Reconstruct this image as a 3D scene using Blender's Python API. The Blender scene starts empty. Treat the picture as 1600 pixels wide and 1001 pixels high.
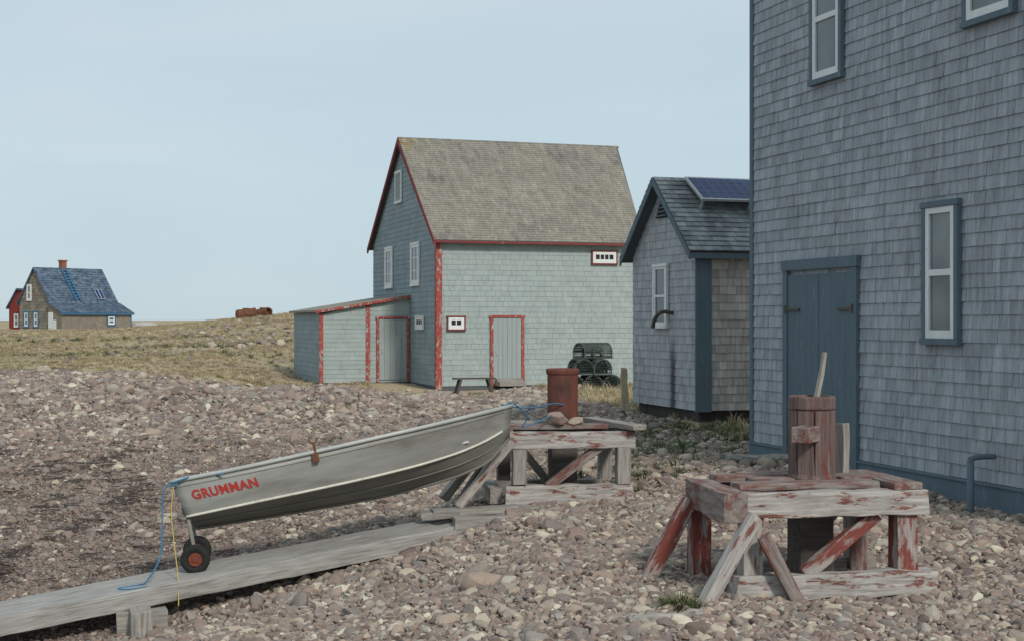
import bpy, bmesh, math, random
import numpy as np
from mathutils import Vector, Matrix, noise
random.seed(4); rng=np.random.default_rng(4)
scene=bpy.context.scene
R=math.radians
X=Vector((1,0,0));Yv=Vector((0,1,0));Z=Vector((0,0,1))

# ---------------------------------------------------------------- materials
def mat(name, cols, scale=3, stretch=(1,1,1), rough=.85, bump=.2, bdist=.01, island=0, inst=False,
        wear=None, metallic=0, detail=6, spec=.3, stain=None):
    m=bpy.data.materials.new(name); m.use_nodes=True
    nt=m.node_tree; N=nt.nodes; L=nt.links
    P=N['Principled BSDF']; P.inputs['Roughness'].default_value=rough
    P.inputs['Metallic'].default_value=metallic
    P.inputs['Specular IOR Level'].default_value=spec
    tc=N.new('ShaderNodeTexCoord'); mp=N.new('ShaderNodeMapping')
    mp.inputs['Scale'].default_value=stretch; L.new(tc.outputs['Object'],mp.inputs['Vector'])
    nz=N.new('ShaderNodeTexNoise'); nz.inputs['Scale'].default_value=scale; nz.inputs['Detail'].default_value=detail
    nz.inputs['Roughness'].default_value=.65
    L.new(mp.outputs['Vector'],nz.inputs['Vector'])
    cr=N.new('ShaderNodeValToRGB'); el=cr.color_ramp.elements
    n=len(cols)
    for i,c in enumerate(cols):
        p=.3+.4*i/max(1,n-1)
        if i<2: e=el[i]; e.position=p if i==0 else (p if n==2 else .3+.4*1/(n-1))
        else: e=el.new(p)
        e.color=(*c,1)
    src=nz.outputs['Fac']
    if inst:
        oi=N.new('ShaderNodeObjectInfo')
        cr.color_ramp.interpolation='LINEAR'
        for i,e in enumerate(cr.color_ramp.elements): e.position=i/max(1,n-1)
        src=oi.outputs['Random']
    L.new(src,cr.inputs['Fac'])
    out=cr.outputs['Color']
    if inst:
        hv=N.new('ShaderNodeHueSaturation'); mr=N.new('ShaderNodeMapRange')
        mr.inputs['From Min'].default_value=.3; mr.inputs['From Max'].default_value=.7
        mr.inputs['To Min'].default_value=.75; mr.inputs['To Max'].default_value=1.2
        L.new(nz.outputs['Fac'],mr.inputs['Value']); L.new(mr.outputs['Result'],hv.inputs['Value'])
        L.new(out,hv.inputs['Color']); out=hv.outputs['Color']
    if wear:
        wc,lo,hi,ws,wst=wear
        mp2=N.new('ShaderNodeMapping'); mp2.inputs['Scale'].default_value=wst; mp2.inputs['Location'].default_value=(3.1,7.7,1.3)
        L.new(tc.outputs['Object'],mp2.inputs['Vector'])
        n2=N.new('ShaderNodeTexNoise'); n2.inputs['Scale'].default_value=ws; n2.inputs['Detail'].default_value=8; n2.inputs['Roughness'].default_value=.7
        L.new(mp2.outputs['Vector'],n2.inputs['Vector'])
        m2=N.new('ShaderNodeMapRange'); m2.inputs['From Min'].default_value=lo; m2.inputs['From Max'].default_value=hi
        L.new(n2.outputs['Fac'],m2.inputs['Value'])
        mx=N.new('ShaderNodeMix'); mx.data_type='RGBA'; L.new(m2.outputs['Result'],mx.inputs['Factor'])
        L.new(out,mx.inputs['A']); 
        hv2=N.new('ShaderNodeHueSaturation'); hv2.inputs['Color'].default_value=(*wc,1)
        mr2=N.new('ShaderNodeMapRange'); mr2.inputs['From Min'].default_value=.3; mr2.inputs['From Max'].default_value=.7
        mr2.inputs['To Min'].default_value=.6; mr2.inputs['To Max'].default_value=1.35
        L.new(nz.outputs['Fac'],mr2.inputs['Value']); L.new(mr2.outputs['Result'],hv2.inputs['Value'])
        L.new(hv2.outputs['Color'],mx.inputs['B']); out=mx.outputs['Result']
    if island:
        g=N.new('ShaderNodeNewGeometry'); hv=N.new('ShaderNodeHueSaturation'); mr=N.new('ShaderNodeMapRange')
        mr.inputs['To Min'].default_value=1-island; mr.inputs['To Max'].default_value=1+island
        L.new(g.outputs['Random Per Island'],mr.inputs['Value']); L.new(mr.outputs['Result'],hv.inputs['Value'])
        L.new(out,hv.inputs['Color']); out=hv.outputs['Color']
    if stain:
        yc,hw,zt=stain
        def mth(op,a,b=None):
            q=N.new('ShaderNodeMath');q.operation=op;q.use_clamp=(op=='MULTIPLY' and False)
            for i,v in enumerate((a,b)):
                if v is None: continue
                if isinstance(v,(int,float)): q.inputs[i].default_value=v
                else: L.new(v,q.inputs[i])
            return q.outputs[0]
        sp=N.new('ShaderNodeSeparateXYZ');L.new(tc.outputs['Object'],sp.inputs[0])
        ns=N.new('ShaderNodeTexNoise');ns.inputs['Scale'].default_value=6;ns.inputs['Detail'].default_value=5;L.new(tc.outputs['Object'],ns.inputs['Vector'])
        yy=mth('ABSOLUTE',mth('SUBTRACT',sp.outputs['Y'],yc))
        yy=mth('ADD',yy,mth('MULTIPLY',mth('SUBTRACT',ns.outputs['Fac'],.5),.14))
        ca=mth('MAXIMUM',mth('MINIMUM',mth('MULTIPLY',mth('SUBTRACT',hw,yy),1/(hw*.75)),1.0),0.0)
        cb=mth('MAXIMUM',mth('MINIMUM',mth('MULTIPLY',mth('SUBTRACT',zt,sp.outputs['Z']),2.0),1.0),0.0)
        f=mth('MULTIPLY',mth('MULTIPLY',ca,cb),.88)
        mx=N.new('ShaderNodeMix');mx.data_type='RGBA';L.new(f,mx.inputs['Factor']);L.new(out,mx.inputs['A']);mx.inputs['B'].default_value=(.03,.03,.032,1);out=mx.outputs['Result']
    L.new(out,P.inputs['Base Color'])
    if bump:
        b=N.new('ShaderNodeBump'); b.inputs['Strength'].default_value=bump; b.inputs['Distance'].default_value=bdist
        L.new(nz.outputs['Fac'],b.inputs['Height']); L.new(b.outputs['Normal'],P.inputs['Normal'])
    return m
def tint(cols,a,b,c): return [(x*a,y*b,z*c) for x,y,z in cols]

M={}
M['shade_shingle']=mat('weathered_shingle',[(.225,.25,.28),(.32,.345,.373),(.415,.435,.458)],scale=2.2,stretch=(9,9,.9),island=.13,bump=.3,
    wear=((.265,.27,.28),.54,.76,1.1,(1.6,1.6,.6)))
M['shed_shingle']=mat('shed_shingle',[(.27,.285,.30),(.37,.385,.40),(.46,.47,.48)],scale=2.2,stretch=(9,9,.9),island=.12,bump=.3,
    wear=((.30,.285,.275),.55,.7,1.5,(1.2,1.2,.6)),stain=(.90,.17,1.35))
M['brown_shingle']=mat('brown_shingle',[(.36,.32,.295),(.48,.435,.405),(.58,.54,.50)],scale=2.2,stretch=(9,9,.9),island=.2,bump=.3)  # shed side wall; colour lightened to offset the big house's shadow on it
M['gap']=mat('shadow_gap',[(.09,.10,.11),(.11,.12,.125)],bump=0)
M['blue']=mat('blue_trim_paint',[(.103,.145,.175),(.130,.172,.203)],scale=4,stretch=(3,3,.6),rough=.8,bump=.1,
    wear=((.20,.23,.25),.58,.72,6,(3,3,.8)))
M['white']=mat('white_paint',[(.66,.67,.66),(.78,.79,.78)],scale=5,rough=.6,bump=.1,wear=((.42,.41,.39),.66,.72,9,(1,1,1)))
M['glass']=mat('window_glass',[(.07,.085,.09),(.13,.15,.155)],scale=1.2,rough=.07,bump=0,spec=.6)
M['dark']=mat('dark_opening',[(.02,.02,.022),(.03,.03,.03)],bump=0)
M['curtain']=mat('curtained_glass',[(.09,.105,.11),(.15,.17,.175),(.20,.22,.22)],scale=1.6,stretch=(1,1,1),rough=.08,bump=0,spec=.55,detail=1)
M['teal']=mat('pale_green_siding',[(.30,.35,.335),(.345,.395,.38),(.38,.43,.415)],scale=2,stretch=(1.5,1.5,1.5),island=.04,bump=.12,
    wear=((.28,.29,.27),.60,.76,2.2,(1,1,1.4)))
M['tealdark']=mat('shaded_teal_siding',[(.205,.257,.277),(.245,.30,.32),(.285,.335,.352)],scale=2,island=.07,bump=.15,  # darker side paint; part of the side walls' shade is in its colour
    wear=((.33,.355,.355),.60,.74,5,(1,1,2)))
M['tealdoor']=mat('green_grey_door_paint',[(.30,.34,.33),(.35,.39,.375)],scale=3,stretch=(6,6,.5),bump=.1)
M['red']=mat('peeling_red_trim',[(.30,.055,.045),(.38,.08,.065)],scale=5,rough=.8,wear=((.38,.37,.33),.53,.58,7,(2.5,2.5,1)))
M['redsolid']=mat('red_trim',[(.17,.04,.04),(.24,.055,.05)],scale=5,wear=((.3,.28,.25),.62,.68,5,(1,1,1)))
M['roof']=mat('weathered_roof_shingle',[(.205,.187,.148),(.252,.230,.187),(.305,.28,.235)],scale=1.4,stretch=(4,1.2,1.2),island=.10,bump=.2,
    wear=((.21,.188,.168),.48,.66,.6,(1,1,1)))
M['lichen']=mat('lichen_shingle',[(.19,.16,.10),(.28,.205,.075),(.24,.19,.12)],scale=6,island=.2,bump=.3)
M['shedroof']=mat('grey_roof_shingle',[(.15,.16,.165),(.23,.245,.25),(.33,.345,.34)],scale=3,island=.3,bump=.3)
M['wood']=mat('weathered_wood',[(.16,.14,.12),(.29,.265,.235),(.42,.395,.36)],scale=3,stretch=(1.2,14,14),bump=.5)
M['rampwood']=mat('bleached_ramp_wood',[(.20,.187,.168),(.33,.312,.287),(.45,.43,.40)],scale=3,stretch=(1.0,16,16),bump=.6,wear=((.19,.17,.15),.53,.68,2.5,(.7,5,5)))
M['woodwhite']=mat('worn_whitewashed_wood',[(.22,.195,.175),(.37,.34,.31),(.52,.495,.455)],scale=3,stretch=(1.2,14,14),bump=.7,
    wear=((.19,.075,.06),.55,.60,3.6,(1,4.5,4.5)))
M['redwood']=mat('peeling_red_wood',[(.17,.045,.035),(.23,.065,.05)],scale=4,stretch=(1.2,8,8),bump=.5,
    wear=((.31,.265,.24),.49,.55,3.5,(1,4,4)))
M['redwood2']=mat('faded_red_wood',[(.14,.06,.05),(.19,.085,.07)],scale=4,stretch=(1.2,10,10),bump=.6,
    wear=((.24,.20,.18),.42,.54,4,(1,4,4)))
M['drum']=mat('weathered_wood_drum',[(.085,.052,.047),(.145,.098,.088),(.225,.168,.15)],scale=3,stretch=(9,9,.7),bump=.8,
    wear=((.15,.045,.035),.55,.64,3,(3,3,.8)))
M['drum2']=mat('rust_drum',[(.14,.045,.032),(.19,.065,.047)],scale=3,stretch=(2,2,.8),bump=.2,wear=((.08,.042,.036),.48,.66,3,(1,1,.6)))
M['darkwood']=mat('dark_wood',[(.06,.05,.043),(.13,.11,.10)],scale=3,stretch=(8,8,1),bump=.5)
M['alu']=mat('dull_aluminium',[(.27,.268,.245),(.335,.33,.305),(.39,.387,.36)],scale=2.2,stretch=(.5,2,3),rough=.55,bump=.05,metallic=.2,
    wear=((.215,.21,.178),.46,.72,1.8,(.5,1,3.0)),spec=.4)
M['alubot']=mat('stained_hull_bottom',[(.13,.127,.108),(.19,.185,.158),(.26,.253,.22)],scale=2.5,stretch=(.4,2,2),rough=.65,bump=.05,metallic=.15)
M['aluli']=mat('bright_aluminium',[(.38,.38,.36),(.48,.48,.455)],scale=4,rough=.55,bump=.05,metallic=.2)
M['rail']=mat('cream_rail',[(.54,.52,.43),(.70,.67,.57)],scale=5,rough=.5,bump=0,wear=((.36,.34,.28),.58,.66,4,(1,1,1)))
M['letter']=mat('red_lettering',[(.36,.035,.025),(.44,.045,.035)],scale=20,bump=0,wear=((.30,.29,.26),.62,.68,18,(1,1,1)))
M['rubber']=mat('black_rubber',[(.015,.015,.015),(.028,.027,.025)],scale=8,rough=.8,bump=.1)
M['rim']=mat('rusty_rim',[(.24,.055,.03),(.14,.04,.028)],scale=20,rough=.7)
M['rust']=mat('rust',[(.10,.045,.025),(.19,.085,.045)],scale=8,rough=.9,bump=.4)
M['hinge']=mat('dull_iron',[(.08,.07,.06),(.14,.115,.10)],scale=12)
M['ropeb']=mat('blue_rope',[(.03,.14,.26),(.07,.22,.35)],scale=40,bump=.3)
M['ropey']=mat('yellow_cord',[(.46,.34,.07),(.56,.43,.12)],scale=40,bump=.3)
M['trap']=mat('green_black_trap',[(.045,.058,.05),(.10,.12,.105)],scale=6,island=.45)
M['net']=mat('dark_netting',[(.02,.03,.025),(.04,.05,.045)],scale=6)
STC=[(.13,.098,.092),(.27,.20,.18),(.19,.165,.162),(.33,.255,.225),(.215,.155,.14),(.29,.265,.25),(.40,.33,.275),(.20,.165,.16),(.155,.125,.125),(.28,.205,.185),(.52,.47,.41)]
M['stone']=mat('beach_stone',tint(STC,1.17,1.17,1.06),scale=9,rough=.92,bump=.25,bdist=.004,inst=True,spec=.2)
STD=[(.10,.078,.074),(.20,.15,.137),(.14,.122,.12),(.24,.185,.165),(.155,.112,.102),(.20,.18,.17),(.115,.09,.088),(.20,.148,.135),(.15,.118,.11),(.40,.36,.31)]
M['stonedark']=mat('fine_beach_stone',tint(STD,1.38,1.37,1.24),scale=9,rough=.92,bump=.2,bdist=.004,inst=True,spec=.2)
M['straw']=mat('dry_grass',[(.43,.345,.205),(.54,.44,.28),(.34,.28,.16),(.58,.49,.335),(.45,.355,.23),(.27,.245,.13)],scale=2,inst=True,bump=0)
M['green']=mat('green_weed',[(.07,.105,.042),(.11,.14,.062),(.20,.19,.10),(.05,.08,.032),(.24,.21,.12)],scale=2,inst=True,bump=0)
M['weed']=mat('dried_seaweed',[(.055,.042,.038),(.11,.085,.075)],scale=8,bump=.2)
M['boulder']=mat('pale_boulder',[(.30,.27,.25),(.45,.42,.38)],scale=2)
M['hroof']=mat('blue_slate_roof',[(.045,.075,.12),(.085,.12,.17),(.17,.195,.22)],scale=2.2,island=.3,bump=.1)
M['hwall']=mat('brown_house_shingle',[(.17,.145,.115),(.27,.235,.19)],scale=2.5,island=.25,bump=.1)
M['hred']=mat('red_clapboard',[(.20,.03,.025),(.26,.045,.035)],scale=2)
M['hblue']=mat('bright_blue_paint',[(.03,.12,.23),(.06,.17,.29)],scale=3)
M['brick']=mat('chimney_brick',[(.22,.08,.05),(.3,.12,.08)],scale=6)
M['cell']=mat('solar_cell',[(.012,.03,.10),(.02,.045,.14)],scale=2,rough=.35,bump=0,spec=.25)
M['steel']=mat('galvanised_steel',[(.40,.41,.42),(.52,.53,.54)],scale=5,rough=.45,metallic=.3,bump=0)
M['found']=mat('shaded_foundation',[(.035,.032,.03),(.08,.07,.065)],scale=4,bump=.5,bdist=.03)  # foundation in near-black: shade of the gap under the shed is in the colour
M['tanwood']=mat('sun_bleached_tan_wood',[(.30,.22,.12),(.44,.35,.22),(.50,.44,.34)],scale=4,stretch=(1.2,8,8),bump=.5)

# ---------------------------------------------------------------- mesh builder
class MB:
    def __init__(s): s.v=[];s.f=[];s.m=[]
    def add(s,vs,fs,mi=0):
        o=len(s.v); s.v+= [tuple(v) for v in vs]; s.f+=[tuple(i+o for i in f) for f in fs]; s.m+=[mi]*len(fs)
    def box(s,a,b,mi=0):
        (x0,y0,z0),(x1,y1,z1)=a,b
        s.add([(x0,y0,z0),(x1,y0,z0),(x1,y1,z0),(x0,y1,z0),(x0,y0,z1),(x1,y0,z1),(x1,y1,z1),(x0,y1,z1)],
              [(3,2,1,0),(4,5,6,7),(0,1,5,4),(1,2,6,5),(2,3,7,6),(3,0,4,7)],mi)
    def obox(s,O,U,V,N,u0,u1,v0,v1,n0,n1,mi=0):
        O=Vector(O)
        p=[O+U*u+V*v+N*n for n in(n0,n1) for u,v in((u0,v0),(u1,v0),(u1,v1),(u0,v1))]
        s.add(p,[(3,2,1,0),(4,5,6,7),(0,1,5,4),(1,2,6,5),(2,3,7,6),(3,0,4,7)],mi)
    def prism(s,pts,vec,mi=0):
        vec=Vector(vec); n=len(pts); a=[Vector(p) for p in pts]; b=[p+vec for p in a]
        s.add(a+b,[tuple(range(n)),tuple(range(2*n-1,n-1,-1))]+[(i,(i+1)%n,n+(i+1)%n,n+i) for i in range(n)],mi)
    def bar(s,p0,p1,w,h,mi=0,up=Z):
        p0=Vector(p0);p1=Vector(p1);d=(p1-p0);L=d.length;d.normalize()
        sd=d.cross(up); 
        if sd.length<1e-3: sd=d.cross(X)
        sd.normalize(); u=sd.cross(d)
        s.obox(p0,d,sd,u,0,L,-w/2,w/2,-h/2,h/2,mi)
    def lathe(s,prof,seg=24,mi=0,jit=0):
        o=[];n=len(prof)
        for r,z in prof:
            for k in range(seg):
                a=2*math.pi*k/seg; rr=r+(random.uniform(-jit,jit) if jit else 0)
                o.append((rr*math.cos(a),rr*math.sin(a),z))
        f=[(i*seg+k,i*seg+(k+1)%seg,(i+1)*seg+(k+1)%seg,(i+1)*seg+k) for i in range(n-1) for k in range(seg)]
        f+=[tuple(range(seg-1,-1,-1)),tuple((n-1)*seg+k for k in range(seg))]
        s.add(o,f,mi)
    def tube(s,pts,r,seg=7,mi=0,closed=False):
        P=[Vector(p) for p in pts]; n=len(P); o=[]
        for i,p in enumerate(P):
            if closed: d=P[(i+1)%n]-P[i-1]
            else: d=P[min(i+1,n-1)]-P[max(i-1,0)]
            d.normalize(); a=d.cross(Z if abs(d.z)<.9 else X).normalized(); b=d.cross(a)
            for k in range(seg):
                t=2*math.pi*k/seg; o.append(p+a*r*math.cos(t)+b*r*math.sin(t))
        m=n if closed else n-1
        f=[(i*seg+k,i*seg+(k+1)%seg,((i+1)%n)*seg+(k+1)%seg,((i+1)%n)*seg+k) for i in range(m) for k in range(seg)]
        if not closed: f+=[tuple(range(seg-1,-1,-1)),tuple((n-1)*seg+k for k in range(seg))]
        s.add(o,f,mi)
    def shingles(s,O,U,V,N,lv,iv,e=.13,w=(.09,.19),th=.012,mi=0,y00=0,mif=None,jy=.0022):
        O=Vector(O); y=y00; row=0
        while y<lv-.01:
            y1=min(y+e*1.08,lv); a0,b0=iv(y); a1,b1=iv(y1)
            lo=min(a0,a1);hi=max(b0,b1); x=lo-random.uniform(0,w[0])
            rowj=random.uniform(-.0015,.0015)
            while x<hi:
                ww=random.uniform(*w); g=min(.004,ww*.03)+random.random()*.001
                xa,xb=x,x+ww-g; x+=ww
                bl,br=min(max(xa,a0),b0),min(max(xb,a0),b0); tl,tr=min(max(xa,a1),b1),min(max(xb,a1),b1)
                if br-bl<.004 and tr-tl<.004: continue
                yj=y+rowj+random.uniform(-jy,jy); t=th*random.uniform(.8,1.25)
                pts=[O+U*bl+V*yj+N*t,O+U*br+V*yj+N*t,O+U*tr+V*y1+N*.002,O+U*tl+V*y1+N*.002,O+U*bl+V*yj,O+U*br+V*yj]
                m=mi if mif is None else mif((xa+xb)/2,y)
                s.add(pts,[(0,1,2,3),(4,5,1,0),(4,0,3),(5,2,1)],m)
            y+=e; row+=1
    def build(s,name,mats,parent=None,smooth=False,bevel=0,recalc=True):
        me=bpy.data.meshes.new(name); me.from_pydata(s.v,[],s.f)
        if not isinstance(mats,(list,tuple)): mats=[mats]
        for m in mats: me.materials.append(M[m] if isinstance(m,str) else m)
        me.polygons.foreach_set('material_index',s.m)
        if smooth: me.polygons.foreach_set('use_smooth',[True]*len(s.f))
        if recalc:
            bm=bmesh.new(); bm.from_mesh(me); bmesh.ops.recalc_face_normals(bm,faces=bm.faces); bm.to_mesh(me); bm.free()
        ob=bpy.data.objects.new(name,me); scene.collection.objects.link(ob)
        if parent: ob.parent=parent
        if bevel:
            b=ob.modifiers.new('b','BEVEL'); b.width=bevel; b.segments=2; b.limit_method='ANGLE'
        return ob

def empty(name,loc,rz=0,label='',cat='',group=None):
    e=bpy.data.objects.new(name,None); scene.collection.objects.link(e); e.empty_display_size=.3
    e.location=loc; e.rotation_euler=(0,0,rz); e['label']=label; e['category']=cat
    if group: e['group']=group
    return e
def tag(o,label,cat,group=None):
    o['label']=label;o['category']=cat
    if group:o['group']=group
def spline(pts,n=8):
    P=[Vector(p) for p in pts]; out=[]
    for i in range(len(P)-1):
        a=P[max(i-1,0)];b=P[i];c=P[i+1];d=P[min(i+2,len(P)-1)]
        for k in range(n):
            t=k/n; out.append(.5*((2*b)+(c-a)*t+(2*a-5*b+4*c-d)*t*t+(3*b-a-3*c+d)*t**3))
    out.append(P[-1]); return out
def timber(name,p0,p1,w,h,mt,parent,jit=.003,up=Z,bevel=.006,roll=0):
    p0=Vector(p0);p1=Vector(p1);d=p1-p0;L=d.length;d.normalize()
    sd=d.cross(up)
    if sd.length<1e-3: sd=d.cross(X)
    sd.normalize();u=sd.cross(d)
    mb=MB();n=max(3,int(L/.15)); vs=[];fs=[]
    off=random.uniform(0,5)
    for i in range(n+1):
        x=L*i/n
        for a,b in((-1,-1),(1,-1),(1,1),(-1,1)):
            vs.append((x+off+(random.uniform(-jit,jit)*2 if i in(0,n) else 0),a*w/2+random.uniform(-jit,jit),b*h/2+random.uniform(-jit,jit)))
    for i in range(n):
        for k in range(4): fs.append((i*4+k,i*4+(k+1)%4,i*4+4+(k+1)%4,i*4+4+k))
    fs+=[(3,2,1,0),(n*4,n*4+1,n*4+2,n*4+3)]
    mb.add(vs,fs); ob=mb.build(name,mt,None,bevel=bevel)
    mtx=Matrix((( d.x,sd.x,u.x,p0.x-d.x*off),(d.y,sd.y,u.y,p0.y-d.y*off),(d.z,sd.z,u.z,p0.z-d.z*off),(0,0,0,1)))
    if parent: ob.parent=parent
    ob.matrix_local=mtx
    return ob

# ---------------------------------------------------------------- terrain
def ss(a,b,x):
    t=np.clip((x-a)/(b-a),0,1); return t*t*(3-2*t)
def H(x,y):
    x=np.asarray(x,float);y=np.asarray(y,float)
    base=-.15+.12*ss(8,16,y)*ss(-1,2,x)-.16*ss(24,36,y)*ss(-4,0,x)
    F=np.interp(y,[0,12,14,18,30,45],[1,1,.85,.55,.35,0])
    d=.95*np.tanh(.26*np.maximum(.3-x,0))
    h=base-F*d
    berm=.46*np.exp(-((y-31)/3.2)**2)*(1-ss(-4.2,-.9,x))
    plat=.5*ss(26,33,y)*ss(6,9.5,-x)
    h=h+np.maximum(berm,plat)
    h=h-.13*np.exp(-((x+2.8)/1.1)**2-((y-10.95)/.65)**2)
    q=x/np.maximum(y,1)
    hill=np.interp(q,[-.5,-.29,-.245,-.2,-.155,0,.4],[.55,.55,1.05,1.65,2.2,2.5,2.0])
    m=ss(46,118,y); h=h*(1-m)+m*hill
    m2=ss(165,230,y); h=h*(1-m2)+m2*np.maximum(hill,1.45)
    w=ss(4,10,y)
    h=h+w*(.022*np.sin(1.9*x+.7*y)+.018*np.sin(2.7*y-1.1*x+1)+.012*np.sin(4.3*x+2)*np.sin(3.7*y))
    h=h+ss(40,70,y)*(.06*np.sin(.31*x+.2*y)+.04*np.sin(.17*y-.4*x))
    return h
def G(x,y):
    x=np.asarray(x,float);y=np.asarray(y,float)
    b=np.interp(x,[-40,-12,-8,-5,-1.5,0.5,1.5,3,6],[39,39,37,34.5,36.5,36,29,18.5,18.5])
    b=b+1.3*np.sin(.9*x+1)+.6*np.sin(2.3*x)
    return ss(-1.2,1.2,y-b)
def FINE(x,y):
    return ss(1.0,4.0,-x+ .8*np.sin(.5*y)+.5*np.sin(1.1*x))*(1-ss(20,28,y))
def h1(x,y): return float(H(x,y))
ys=np.concatenate([np.arange(-15,5,1.0),np.arange(5,38,.2),np.arange(38,70,.8),np.arange(70,240,3),np.geomspace(245,4000,30)])
xp=np.concatenate([np.arange(0,14,.25),np.arange(14,40,1),np.arange(40,120,4),np.geomspace(130,3000,20)])
xs=np.concatenate([-xp[::-1],xp[1:]])
gx,gy=np.meshgrid(xs,ys); gz=H(gx,gy)
nv=np.stack([gx.ravel(),gy.ravel(),gz.ravel()],1)
ny,nx=gx.shape
idx=np.arange(nx*ny).reshape(ny,nx)
fc=np.stack([idx[:-1,:-1].ravel(),idx[:-1,1:].ravel(),idx[1:,1:].ravel(),idx[1:,:-1].ravel()],1)
me=bpy.data.meshes.new('ground'); me.from_pydata(nv.tolist(),[],fc.tolist())
at=me.attributes.new('grass','FLOAT','POINT'); at.data.foreach_set('value',G(gx,gy).ravel().astype('f'))
me.polygons.foreach_set('use_smooth',[True]*len(me.polygons))
ground=bpy.data.objects.new('ground',me); scene.collection.objects.link(ground); ground['kind']='structure'
gm=bpy.data.materials.new('beach_ground'); gm.use_nodes=True
nt=gm.node_tree;N=nt.nodes;L=nt.links;P=N['Principled BSDF'];P.inputs['Roughness'].default_value=.95;P.inputs['Specular IOR Level'].default_value=.15
tc=N.new('ShaderNodeTexCoord')
def vor(scale):
    v=N.new('ShaderNodeTexVoronoi'); v.inputs['Scale'].default_value=scale; L.new(tc.outputs['Object'],v.inputs['Vector']); return v
v1=vor(40);v2=vor(14)
def ramp(cols,inp,pos=None):
    cr=N.new('ShaderNodeValToRGB'); e=cr.color_ramp.elements
    for i,c in enumerate(cols):
        p=i/(len(cols)-1) if pos is None else pos[i]
        if i<2: e[i].position=p; q=e[i]
        else: q=e.new(p)
        q.color=(*c,1)
    L.new(inp,cr.inputs['Fac']); return cr
stc=tint([(.11,.085,.08),(.20,.155,.14),(.14,.122,.118),(.25,.20,.175),(.165,.122,.115),(.34,.295,.25)],1.3,1.3,1.18)
sx=N.new('ShaderNodeSeparateColor'); L.new(v1.outputs['Color'],sx.inputs['Color'])
c1=ramp(stc,sx.outputs['Red'])
sx2=N.new('ShaderNodeSeparateColor'); L.new(v2.outputs['Color'],sx2.inputs['Color'])
c2=ramp(stc,sx2.outputs['Green'])
mx=N.new('ShaderNodeMix');mx.data_type='RGBA';mx.inputs['Factor'].default_value=.3;L.new(c1.outputs['Color'],mx.inputs['A']);L.new(c2.outputs['Color'],mx.inputs['B'])
nb=N.new('ShaderNodeTexNoise');nb.inputs['Scale'].default_value=.5;nb.inputs['Detail'].default_value=6;L.new(tc.outputs['Object'],nb.inputs['Vector'])
mr=N.new('ShaderNodeMapRange');mr.inputs['From Min'].default_value=.35;mr.inputs['From Max'].default_value=.65;mr.inputs['To Min'].default_value=.65;mr.inputs['To Max'].default_value=1.0;L.new(nb.outputs['Fac'],mr.inputs['Value'])
hv=N.new('ShaderNodeHueSaturation');L.new(mx.outputs['Result'],hv.inputs['Color']);L.new(mr.outputs['Result'],hv.inputs['Value'])
ng=N.new('ShaderNodeTexNoise');ng.inputs['Scale'].default_value=.16;ng.inputs['Detail'].default_value=10;ng.inputs['Roughness'].default_value=.7
mpg=N.new('ShaderNodeMapping');mpg.inputs['Scale'].default_value=(.5,1.0,1);L.new(tc.outputs['Object'],mpg.inputs['Vector']);L.new(mpg.outputs['Vector'],ng.inputs['Vector'])
cg=ramp([(.20,.175,.095),(.34,.275,.165),(.45,.365,.235),(.34,.245,.185),(.49,.41,.28)],ng.outputs['Fac'],[.3,.42,.52,.6,.7])
ga=N.new('ShaderNodeAttribute');ga.attribute_name='grass'
nm=N.new('ShaderNodeTexNoise');nm.inputs['Scale'].default_value=1.2;nm.inputs['Detail'].default_value=6;L.new(tc.outputs['Object'],nm.inputs['Vector'])
ad=N.new('ShaderNodeMath');ad.operation='ADD';L.new(ga.outputs['Fac'],ad.inputs[0]);L.new(nm.outputs['Fac'],ad.inputs[1])
m3=N.new('ShaderNodeMapRange');m3.inputs['From Min'].default_value=.85;m3.inputs['From Max'].default_value=1.1;L.new(ad.outputs[0],m3.inputs['Value'])
mg=N.new('ShaderNodeMix');mg.data_type='RGBA';L.new(m3.outputs['Result'],mg.inputs['Factor']);L.new(hv.outputs['Color'],mg.inputs['A']);L.new(cg.outputs['Color'],mg.inputs['B'])
L.new(mg.outputs['Result'],P.inputs['Base Color'])
bp=N.new('ShaderNodeBump');bp.inputs['Distance'].default_value=.02;bp.inputs['Strength'].default_value=.7;bp.invert=True
L.new(v1.outputs['Distance'],bp.inputs['Height']);L.new(bp.outputs['Normal'],P.inputs['Normal'])
me.materials.append(gm)

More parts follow.
